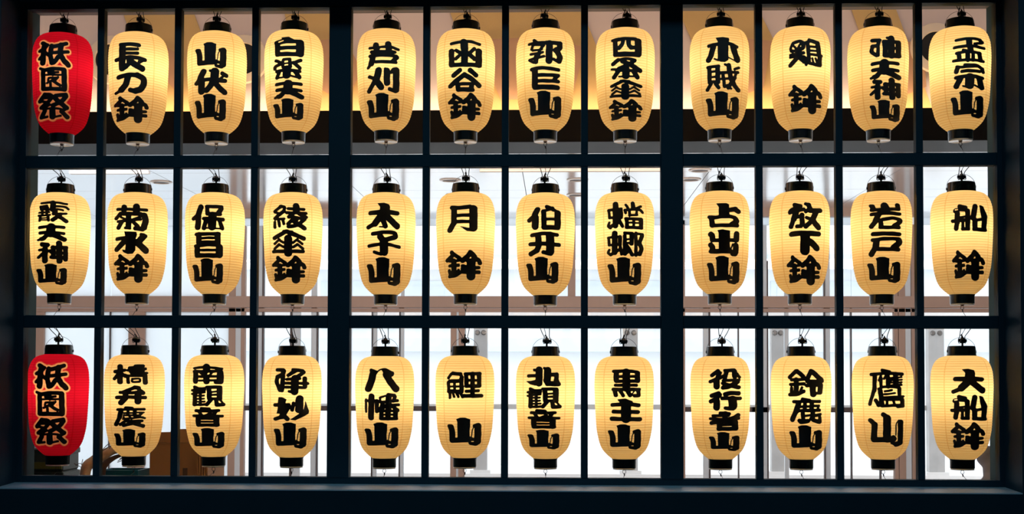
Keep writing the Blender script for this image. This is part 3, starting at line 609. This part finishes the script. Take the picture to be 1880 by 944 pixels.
  ('鯉','38:125,90 210,98|30:108,98 78,140|34:210,100 225,130|26:90,172 205,165|32:78,190 82,290|28:80,182 210,178|44:218,150 222,290|26:145,185 145,290|20:80,235 220,232|36:82,285 220,285|28:95,295 95,358|26:125,295 140,345|26:160,290 185,345|28:200,300 232,348|44:270,105 275,225|34:262,96 420,92|46:410,100 412,220|26:275,165 410,165|38:268,228 412,228|46:340,95 340,335|32:272,285 402,280|40:245,335 435,335'),
  ('北','70:200,62 198,215|32:82,132 190,128|26:145,62 170,65|P:60,195 110,192 190,170 200,240 150,242 95,225|72:295,68 290,180|26:258,42 290,50|36:322,118 398,112|50:300,220 405,222|40:395,130 392,165|46:390,180 415,225|40:270,180 290,225'),
  ('黒','54:138,72 138,158|32:108,54 250,48 370,58|54:375,75 375,160|28:140,114 370,112|34:135,168 382,166|80:250,60 250,250|32:130,215 362,214|36:105,264 392,264|46:125,290 132,330|36:185,285 215,335|44:270,290 292,332|40:385,290 388,325|34:340,338 390,335|14:310,325 340,285'),
  ('主','P:155,375 240,367 318,395 330,435 230,435 172,400|38:98,442 250,430 390,445|38:110,522 380,525|104:250,430 248,600|42:90,607 402,612'),
  ('役','40:165,60 98,112|40:185,85 160,130|34:80,185 160,150 220,125|64:148,170 148,242|44:258,65 240,140|34:240,56 345,50|50:345,62 348,125|28:375,95 402,132|28:220,172 395,165|50:378,185 330,220|44:330,215 280,245 220,255|34:215,205 260,215|44:260,220 390,250'),
  ('行','40:170,300 92,332|36:185,320 150,360|40:150,365 82,398|66:148,392 146,468|42:242,315 300,300 392,302|36:210,362 300,360 408,362|88:325,380 328,450|36:248,476 330,482'),
  ('者','34:190,514 285,520|28:110,546 280,540|50:245,520 240,580|30:82,582 250,588 392,575|40:385,538 330,575 200,618|40:340,572 200,610 95,632|46:175,625 180,700|28:200,622 360,618|62:350,625 350,688|22:200,658 340,652|38:170,702 362,700'),
  ('鈴','40:145,62 80,130|42:160,60 225,120|32:100,162 225,155|50:150,160 150,310|32:90,214 235,206|30:98,252 100,310|24:212,248 198,282|36:82,330 150,328 232,292|46:310,62 265,160|50:330,72 420,160|36:270,178 430,175|36:262,225 420,215|62:328,235 332,325|50:412,225 408,300|26:370,312 410,312'),
  ('鹿','36:210,365 290,380|34:112,396 250,390 402,392|60:165,410 140,500|54:132,512 95,598|34:170,496 400,490|42:238,400 235,490|26:180,452 390,440|48:315,400 312,490|26:395,440 375,490|44:212,530 218,600|24:225,556 305,545|46:175,608 200,625 265,612|26:280,615 305,575|50:325,512 325,590|32:335,555 410,538|44:335,605 400,622|36:405,572 405,620'),
  ('鷹','34:202,54 280,72|34:82,102 250,88 420,98|46:122,112 115,280|38:108,290 65,430|24:190,112 165,165|32:188,135 188,235|22:250,105 220,150|46:262,120 268,235|52:348,100 350,220|18:285,142 412,130|18:290,166 415,160|18:290,192 415,188|22:280,224 412,215|26:160,262 230,238 390,245|50:180,280 198,440|40:388,260 388,335|22:230,290 305,275|20:225,322 340,308|24:212,356 430,345|32:212,378 420,375|46:420,390 418,440|36:370,455 425,452|30:205,452 400,440|28:255,385 250,440|28:320,385 335,440|42:132,392 160,442'),
  ('大','P:175,48 240,42 300,58 314,90 308,180 200,180 210,90|42:98,158 250,155 385,160|72:228,195 165,258|36:165,265 75,302|62:285,195 392,285'),
  ('岳','40:72,600 120,640|58:122,650 110,800|50:110,815 325,810|78:258,580 255,800|40:215,535 265,560|50:405,620 400,840|12:385,595 358,640 352,760|44:325,790 335,800|26:308,850 350,870|44:350,865 392,850'),
])
# x, top of paper, direction to viewer, facing, characters with their place on the paper (0.1 mm)
LANTERNS = [
  (-1.8307,2.8978,0.3676,0.0766,"祇 -951 308 -524 -1599 園 -903 179 -1581 -2577 祭 -928 281 -2602 -3683"),
  (-1.5156,2.8983,0.3146,0.067,"長 -930 322 -612 -1795 刀 -919 334 -1824 -2709 鉾 -937 410 -2764 -3821"),
  (-1.1901,2.8993,0.2579,0.0533,"山 -859 365 -646 -1695 伏 -880 447 -1669 -2750 山 -862 363 -2724 -3761"),
  (-0.8726,2.9021,0.2009,0.0215,"白 -788 400 -456 -1290 楽 -818 333 -1319 -2192 天 -783 413 -2203 -2975 山 -810 383 -2946 -3768"),
  (-0.4928,2.9035,0.131,0.0211,"芦 -785 526 -690 -1797 刈 -769 520 -1705 -2766 山 -777 515 -2766 -3817"),
  (-0.1685,2.901,0.0702,0.046,"函 -682 646 -589 -1735 谷 -697 632 -1753 -2710 鉾 -706 637 -2739 -3814"),
  (0.1559,2.9021,0.0089,-0.0041,"郭 -697 684 -609 -1638 巨 -621 593 -1711 -2659 山 -684 634 -2695 -3756"),
  (0.4792,2.9016,-0.0523,-0.019,"四 -558 658 -559 -1367 条 -576 679 -1374 -2260 傘 -614 687 -2260 -3063 鉾 -653 689 -3027 -3874"),
  (0.8598,2.9037,-0.1238,-0.0121,"木 -531 820 -609 -1629 賊 -541 817 -1648 -2783 山 -538 755 -2772 -3814"),
  (1.1848,2.9019,-0.1838,-0.0151,"鶏 -462 871 -672 -1812 鉾 -470 847 -2471 -3640"),
  (1.4958,2.9002,-0.2401,-0.0056,"油 -313 889 -557 -1487 天 -318 884 -1495 -2313 神 -323 866 -2230 -3106 山 -328 818 -3098 -3884"),
  (1.8222,2.898,-0.2975,-0.0304,"孟 -293 957 -616 -1629 宗 -246 925 -1666 -2704 山 -353 863 -2729 -3762"),
  (-1.8333,2.2413,0.368,0.1241,"霰 -858 354 -412 -1332 天 -872 265 -1344 -2084 神 -863 320 -2035 -2967 山 -885 279 -2968 -3801"),
  (-1.5123,2.2409,0.314,0.1243,"菊 -890 429 -548 -1667 水 -879 451 -1667 -2588 鉾 -897 462 -2562 -3716"),
  (-1.1926,2.2397,0.2583,0.0329,"保 -913 387 -573 -1629 昌 -819 317 -1677 -2732 山 -868 327 -2744 -3757"),
  (-0.8716,2.2391,0.2007,0.0874,"綾 -782 585 -523 -1613 傘 -819 508 -1591 -2678 鉾 -824 538 -2619 -3727"),
  (-0.4911,2.2378,0.1306,0.0509,"太 -781 555 -501 -1571 子 -738 583 -1607 -2632 山 -757 579 -2683 -3801"),
  (-0.1668,2.2401,0.0699,-0.0155,"月 -729 472 -609 -1734 鉾 -799 657 -2417 -3621"),
  (0.1567,2.2352,0.0087,-0.049,"伯 -721 611 -584 -1580 牙 -671 613 -1642 -2626 山 -757 520 -2648 -3697"),
  (0.4768,2.2385,-0.0518,-0.0346,"蟷 -698 763 -485 -1599 螂 -698 774 -1636 -2683 山 -674 654 -2698 -3793"),
  (0.859,2.2408,-0.1236,0.0105,"占 -472 827 -582 -1563 出 -457 769 -1621 -2688 山 -497 769 -2673 -3770"),
  (1.1791,2.2404,-0.1828,-0.0169,"放 -446 878 -548 -1658 下 -408 820 -1673 -2650 鉾 -503 818 -2625 -3813"),
  (1.5052,2.2389,-0.2418,-0.1284,"岩 -469 801 -551 -1612 戸 -489 784 -1698 -2695 山 -542 709 -2695 -3707"),
  (1.824,2.2396,-0.2979,-0.0685,"船 -394 966 -630 -1722 鉾 -364 856 -2425 -3638"),
  (-1.8319,1.5831,0.3677,0.1284,"祇 -910 385 -378 -1478 園 -869 257 -1478 -2511 祭 -868 341 -2548 -3668"),
  (-1.5177,1.5814,0.3149,0.1841,"橋 -837 524 -391 -1224 弁 -746 486 -1239 -2042 慶 -773 448 -2071 -2946 山 -767 444 -2983 -3744"),
  (-1.1895,1.5813,0.2578,0.0625,"南 -843 369 -369 -1193 観 -908 442 -1230 -2086 音 -839 384 -2086 -2895 山 -835 414 -2932 -3755"),
  (-0.8712,1.5798,0.2006,0.1757,"浄 -678 680 -519 -1601 妙 -736 673 -1601 -2636 山 -701 587 -2683 -3736"),
  (-0.4931,1.5774,0.131,0.0409,"八 -789 582 -488 -1457 幡 -791 606 -1476 -2573 山 -787 547 -2646 -3684"),
  (-0.1675,1.5805,0.07,0.0657,"鯉 -715 725 -648 -1753 山 -688 658 -2472 -3600"),
  (0.1583,1.579,0.0084,-0.0474,"北 -751 603 -429 -1224 観 -749 648 -1249 -2105 音 -704 594 -2105 -2900 山 -712 549 -2926 -3715"),
  (0.4749,1.5788,-0.0515,-0.0074,"黒 -499 655 -493 -1644 主 -573 699 -1681 -2652 山 -637 664 -2699 -3713"),
  (0.8602,1.5798,-0.1238,0.0223,"役 -452 806 -495 -1344 行 -454 840 -1380 -2163 者 -446 777 -2177 -2962 山 -449 741 -2999 -3764"),
  (1.1822,1.5808,-0.1834,-0.0298,"鈴 -507 877 -524 -1635 鹿 -429 790 -1635 -2695 山 -456 799 -2731 -3734"),
  (1.5066,1.5823,-0.242,-0.1412,"鷹 -557 821 -514 -2066 岳 -560 767 -2229 -3586"),
  (1.8196,1.5833,-0.2971,-0.0922,"大 -389 875 -525 -1509 船 -432 947 -1545 -2564 鉾 -424 851 -2608 -3721"),
]
def _pts(s): return np.array([[float(v) for v in p.split(',')] for p in s.split()])
def seg_d(X, Y, a, b):
    d = b - a; L = float(d @ d)
    t = np.clip(((X - a[0]) * d[0] + (Y - a[1]) * d[1]) / (L if L > 0 else 1), 0, 1)
    return np.hypot(X - a[0] - t * d[0], Y - a[1] - t * d[1])
def poly_sd(X, Y, P):
    dist = np.full(X.shape, 1e9); ins = np.zeros(X.shape, bool); n = len(P)
    for i in range(n):
        a, b = P[i], P[(i + 1) % n]; dist = np.minimum(dist, seg_d(X, Y, a, b))
        if a[1] != b[1]:
            c = ((a[1] > Y) != (b[1] > Y)) & (X < (b[0] - a[0]) * (Y - a[1]) / (b[1] - a[1]) + a[0]); ins ^= c
    return np.where(ins, -dist, dist)
def smin(a, b, k=6.0):
    h = np.clip(0.5 + 0.5 * (b - a) / k, 0, 1); return b * (1 - h) + a * h - k * h * (1 - h)
def grow_w(w, n=12): return w + min(5.5 if n <= 11 else 3.8 if n <= 16 else 2.2, 0.28 * w)
def glyph_field(spec, step=4.0, pad=26.0):
    items = []
    for it in spec.split('|'):
        k, s = it.split(':'); items.append((k, _pts(s)))
    lo = np.array([1e9, 1e9]); hi = -lo
    for k, p in items:
        if k == 'N': continue
        w = 3.0 if k == 'P' else grow_w(float(k) / 2, len(items))
        lo = np.minimum(lo, p.min(0) - w); hi = np.maximum(hi, p.max(0) + w)
    gx = np.arange(lo[0] - pad, hi[0] + pad + step, step); gy = np.arange(lo[1] - pad, hi[1] + pad + step, step)
    X, Y = np.meshgrid(gx, gy)
    # slight brush wobble
    Xw = X + 0.9 * np.sin(Y * 0.07) + 1.0 * np.sin(Y * 0.05 + X * 0.07); Yw = Y + 0.8 * np.sin(X * 0.06 + 1.0) + 0.9 * np.sin(X * 0.04 + Y * 0.06)
    F = np.full(X.shape, 1e3); C = np.full(X.shape, 1e3)
    for k, p in items:
        if k == 'N': C = np.minimum(C, poly_sd(X, Y, p)); continue
        if k == 'P': d = poly_sd(Xw, Yw, p) - 3.0
        else:
            w = float(k) / 2; d = None
            q = [p[0]]
            if len(p) > 2:
                V = [Vector((a[0], a[1], 0)) for a in p]; q = [np.array((v.x, v.y)) for v in spline(V, 4)]
            else:
                q = [p[0], p[1]]
            for a, b in zip(q, q[1:]):
                e = seg_d(Xw, Yw, a, b) - grow_w(w, len(items)); d = e if d is None else np.minimum(d, e)
        F = smin(F, d, 5.0)
    F = np.maximum(F, -C)
    return gx, gy, F, lo, hi
def contour_mesh(gx, gy, F):
    """marching squares: filled region F < 0 as polygons"""
    verts = []; idx = {}; faces = []
    def vid(key, x, y):
        i = idx.get(key)
        if i is None: i = idx[key] = len(verts); verts.append((x, y))
        return i
    inside = F < 0; ny, nx = F.shape
    any_ = inside[:-1, :-1] | inside[1:, :-1] | inside[:-1, 1:] | inside[1:, 1:]
    for j, i in zip(*np.nonzero(any_)):
        cs = ((j, i), (j, i + 1), (j + 1, i + 1), (j + 1, i)); poly = []
        for a in range(4):
            c, d = cs[a], cs[(a + 1) % 4]; fc, fd = F[c], F[d]
            if fc < 0: poly.append(vid(c, gx[c[1]], gy[c[0]]))
            if (fc < 0) != (fd < 0):
                t = fc / (fc - fd); t = min(max(t, 0.02), 0.98)
                key = (c, d) if c < d else (d, c)
                poly.append(vid(key, gx[c[1]] + t * (gx[d[1]] - gx[c[1]]), gy[c[0]] + t * (gy[d[0]] - gy[c[0]])))
        if len(poly) >= 3: faces.append(tuple(poly))
    return np.array(verts), faces
_gc = {}
def glyph(ch, grow=0.0):
    if (ch, grow) not in _gc:
        gx, gy, F, lo, hi = glyph_field(GLYPHS[ch])
        V, Fc = contour_mesh(gx, gy, F - grow)
        _gc[(ch, grow)] = ((V - lo) / (hi - lo), Fc)
    return _gc[(ch, grow)]

# ------------------------------------------------------------------ lantern geometry
LH = 0.4125
_T = [0, .012, .025, .05, .085, .125, .17, .254, .339, .508, .678, .763, .850, .90, .932, .97, 1]
_Rr = [.0555, .074, .0865, .0990, .1080, .1138, .1178, .1200, .1198, .1170, .1128, .1078, .0990, .0900, .0805, .0645, .0490]
_pp = spline([(r, -t * LH, 0) for r, t in zip(_Rr, _T)], 10)
PR = np.array([p.x for p in _pp]); PZ = np.array([p.y for p in _pp])
def RAD(z): return np.interp(-np.asarray(z), -PZ, PR)
arc = np.concatenate([[0], np.cumsum(np.hypot(np.diff(PR), np.diff(PZ)))]); NH = 44
def shade_mesh(nu=72, edge=None):
    sub = 4; n = NH * sub
    verts = []; faces = []
    for k in range(n + 1):
        s = arc[-1] * k / n; r = np.interp(s, arc, PR); z = np.interp(s, arc, PZ)
        r -= 0.0011 * math.sin(math.pi * (k % sub) / sub)
        for i in range(nu):
            a = 2 * math.pi * i / nu; verts.append((r * math.sin(a), -r * math.cos(a), z))
    for k in range(n):
        for i in range(nu):
            faces.append((k * nu + i, (k + 1) * nu + i, (k + 1) * nu + (i + 1) % nu, k * nu + (i + 1) % nu))
    me = bpy.data.meshes.new('shade'); me.from_pydata(verts, [], faces)
    uv = me.uv_layers.new(name='UVMap'); d = []
    for k in range(n):
        for i in range(nu):
            v0, v1 = k / sub, (k + 1) / sub; u0, u1 = i / nu, (i + 1) / nu
            d += [u0, v0, u0, v1, u1, v1, u1, v0]
    if edge is not None:
        chars, az, rot = edge; V = np.array(verts); m = np.full(len(V), 1e3)
        R = np.hypot(V[:, 0], V[:, 1]); ang = np.arctan2(V[:, 0], -V[:, 1]) + rot - az
        front = np.cos(ang) > 0.1; u = R * np.sin(ang)
        for ch, u0, u1, z0, z1 in chars:
            gx, gy, F, lo, hi = glyph_field(GLYPHS[ch], 4.0, 60.0)
            x = ((u - u0) / (u1 - u0) * (hi[0] - lo[0]) + lo[0] - gx[0]) / 4.0; y = ((V[:, 2] - z0) / (z1 - z0) * (hi[1] - lo[1]) + lo[1] - gy[0]) / 4.0
            ok = front & (x > 0) & (x < len(gx) - 1.01) & (y > 0) & (y < len(gy) - 1.01)
            xi, yi = x[ok].astype(int), y[ok].astype(int); fx, fy = x[ok] - xi, y[ok] - yi
            v = (F[yi, xi] * (1 - fx) + F[yi, xi + 1] * fx) * (1 - fy) + (F[yi + 1, xi] * (1 - fx) + F[yi + 1, xi + 1] * fx) * fy
            m[ok] = np.minimum(m[ok], v)
        at = me.attributes.new('edging', 'FLOAT', 'POINT'); at.data.foreach_set('value', np.clip((21.0 - m) / 5.0, 0, 1).astype(np.float32))
    uv.data.foreach_set('uv', d); me.polygons.foreach_set('use_smooth', [True] * len(me.polygons)); me.update()
    return me
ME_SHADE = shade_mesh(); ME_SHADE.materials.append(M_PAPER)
ME_TOP = lathe_mesh('top_cap', [(0.0565, -0.002), (0.0572, 0.0), (0.0560, 0.003), (0.0535, 0.034), (0.0518, 0.0375), (0.048, 0.039), (0.03, 0.0385), (0.012, 0.038)], 48, cap1=True)
ME_BOT = lathe_mesh('bottom_cap', [(0.0495, 0.002), (0.0490, -0.002), (0.0475, -0.004), (0.0473, -0.035), (0.0465, -0.0365), (0.043, -0.0365), (0.043, 0.0)], 48)
ME_DISC = lathe_mesh('base_disc', [(0.0005, -0.0345), (0.02, -0.0345), (0.022, -0.0375), (0.034, -0.0375), (0.036, -0.035), (0.0455, -0.0385), (0.0462, -0.0405), (0.0448, -0.042), (0.036, -0.0395), (0.0005, -0.0395)], 40)
ME_HUB = lathe_mesh('disc_hub', [(0.0005, -0.044), (0.006, -0.044), (0.008, -0.0395)], 16)
bm = bmesh.new(); tube_bm(bm, [(0.0555 * math.cos(a), 0, 0.020 + 0.053 * math.sin(a)) for a in [math.pi * k / 24 for k in range(25)]], 0.0008, 6)
bm_box(bm, 0.0535, 0.0575, -0.003, 0.003, 0.012, 0.022); bm_box(bm, -0.0575, -0.0535, -0.003, 0.003, 0.012, 0.022)
ME_BAIL = bm_mesh(bm, 'bail_handle', True)
bm = bmesh.new()        # lamp-holder plug: stem, faceted body, two side lugs and a spike
def bm_lathe(bm, prof, n, ox=0, oy=0):
    rings = [[bm.verts.new((ox + r * math.sin(2 * math.pi * i / n), oy - r * math.cos(2 * math.pi * i / n), z)) for i in range(n)] for r, z in prof]
    for a, b in zip(rings, rings[1:]):
        for i in range(n): bm.faces.new((a[i], a[(i + 1) % n], b[(i + 1) % n], b[i]))
    bm.faces.new(rings[0]); bm.faces.new(rings[-1])
bm_lathe(bm, [(0.003, 0.036), (0.003, 0.046), (0.007, 0.047), (0.0085, 0.051), (0.0085, 0.058), (0.006, 0.061), (0.003, 0.064), (0.0012, 0.069)], 10)
bm_box(bm, -0.0125, -0.005, -0.004, 0.004, 0.050, 0.060, 0.0015); bm_box(bm, 0.005, 0.0125, -0.004, 0.004, 0.049, 0.0585, 0.0015)
ME_PLUG = bm_mesh(bm, 'plug')
bm = bmesh.new()
ring = [(0.0065 * math.sin(a), 0, -0.052 + 0.0075 * math.cos(a)) for a in [2 * math.pi * k / 16 for k in range(17)]]
tube_bm(bm, ring, 0.0011, 5); ME_HOOK = bm_mesh(bm, 'hook', True)

def lettering(name, chars, az, rot, grow, off, m, parent):
    verts = []; faces = []; base = 0
    for ch, u0, u1, z0, z1 in chars:
        V, Fc = glyph(ch, grow)
        u = u0 + V[:, 0] * (u1 - u0); z = z0 + V[:, 1] * (z1 - z0)
        R = RAD(z); a = az + np.arcsin(np.clip(u / R, -0.98, 0.98)) - rot; R = R + off
        verts.append(np.stack([R * np.sin(a), -R * np.cos(a), z], 1))
        faces += [tuple(i + base for i in f[::-1]) for f in Fc]; base += len(V)
    me = bpy.data.meshes.new(name); me.from_pydata(np.concatenate(verts).tolist(), [], faces)
    me.update()
    return link(name, me, m, parent)

ORD = ['first', 'second', 'third', 'fourth', 'fifth', 'sixth', 'seventh', 'eighth', 'ninth', 'tenth', 'eleventh', 'twelfth']
ROWN = ['top', 'middle', 'bottom']
for n, (X, ZT, az, rot, txt) in enumerate(LANTERNS):
    r, c = divmod(n, 12); rg = random.Random(100 + n)
    tk = txt.split(); chars = [(tk[i], *[float(v) / 1e4 for v in tk[i + 1:i + 5]]) for i in range(0, len(tk), 5)]
    red = n in (0, 24)
    L = empty('paper_lantern', (X, 0.17, ZT), rot)
    word = ''.join(ch[0] for ch in chars).replace('岳', '山')
    if red:
        tag(L, 'lit red paper lantern with gold-edged black characters, left end of the %s row' % ROWN[r], 'lantern', 'red paper lanterns')
    else:
        tag(L, 'lit cream paper lantern lettered %s, %s from the left in the %s row' % (word, ORD[c], ROWN[r]), 'lantern', 'cream paper lanterns')
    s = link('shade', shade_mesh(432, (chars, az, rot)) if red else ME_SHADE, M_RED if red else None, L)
    link('top_cap', ME_TOP, M_BLACK, L); link('bottom_cap', ME_BOT, M_BLACK, L, (0, 0, -LH))
    d = link('base_disc', ME_DISC, M_DISC, L, (0, 0, -LH)); d['label'] = 'white plastic base disc'
    link('hub', ME_HUB, M_DBROWN, d)
    b = link('bail_handle', ME_BAIL, M_BWIRE, L); b.rotation_euler = (0, math.radians(rg.uniform(-4, 4)), math.radians(rg.uniform(-10, 10)))
    px = rg.uniform(-0.004, 0.008)
    p = link('plug', ME_PLUG, M_BLACK, L, (px, -0.004, -0.013)); p.scale = (1.35, 1.35, 1.35); p.rotation_euler = (0, 0, rg.uniform(-0.6, 0.6))
    # cords up to the rail (or head) and the tie below; ends reach the back of the rail
    if r == 0: zt, yt = ZHEAD - ZT, 0.0
    else: zt, yt = (zs[r - 1][1] - 0.024) - ZT, -0.122
    bm = bmesh.new()
    ends = [(-rg.uniform(0.012, 0.028), 0.0016), (rg.uniform(-0.006, 0.006), 0.0012), (rg.uniform(0.012, 0.030), 0.0016)]
    zk = 0.090
    for q, (ex, rad) in enumerate(ends):
        sx = px + (-0.009, 0.0, 0.010)[q]
        if q == 1:
            pts = [(0.0, 0, 0.073), (0.001, 0, 0.082), (ex * 0.4 + 0.002, yt * 0.2, zk + 0.004), (ex, yt * 0.6, (zk + zt) / 2), (ex, yt, zt)]
        else:
            sgn = -1 if q == 0 else 1; bow = rg.uniform(0.002, 0.007)
            pts = [(sx * 0.6, -0.004, 0.052), (sx + sgn * bow, -0.002, 0.051), (sx + sgn * bow * 1.1, 0, 0.064), (sx + sgn * 0.001, 0, 0.076), (sx * 0.5 + ex * 0.5, yt * 0.3, zk + 0.002), (ex, yt * 0.7, (zk + zt) / 2 + 0.006), (ex * 1.05, yt, zt)]
        tube_bm(bm, spline(pts, 5), rad * 1.05, 5)
    tube_bm(bm, spline([(-0.003, 0, 0.080), (0.0, -0.003, 0.086), (0.003, 0, 0.080), (0.0, 0.003, 0.083), (-0.003, 0, 0.080)], 4), 0.0016, 5)
    o = link('cord', bm_mesh(bm, 'cord', True), M_CORD, L); o.rotation_euler = (0, 0, -rot)
    link('hook', ME_HOOK, M_BWIRE, L, (0, 0, -LH))
    zb = (zs[r][1] - 0.02) - ZT
    bm = bmesh.new(); wob = rg.uniform(-0.004, 0.004)
    tube_bm(bm, spline([(0.0, 0, -LH - 0.058), (0.003, 0, -LH - 0.064), (wob, -0.02, -LH - 0.070), (wob, -0.06, (zb - LH - 0.07) / 2), (wob * 0.5, -0.122, zb)], 5), 0.0010, 5)
    tube_bm(bm, [(0.0, 0, -LH - 0.059), (0.001, -0.004, -LH - 0.069)], 0.0022, 5)
    o = link('tie', bm_mesh(bm, 'tie', True), M_CORD, L); o.rotation_euler = (0, 0, -rot)
    lettering('lettering', chars, az, rot, 0.0, 0.0010, M_INK, L)
    lp = bpy.data.lights.new('bulb_light', 'POINT'); lp.energy = (1.0 if red else 1.32) * (1.0 + 0.08 * rg.uniform(-1, 1)); lp.color = (1.0, 0.80, 0.55); lp.shadow_soft_size = 0.035
    lo = bpy.data.objects.new('bulb_light', lp); lo.parent = L; lo.location = (rg.uniform(-0.012, 0.012), rg.uniform(-0.012, 0.012), -0.15); COL.objects.link(lo)
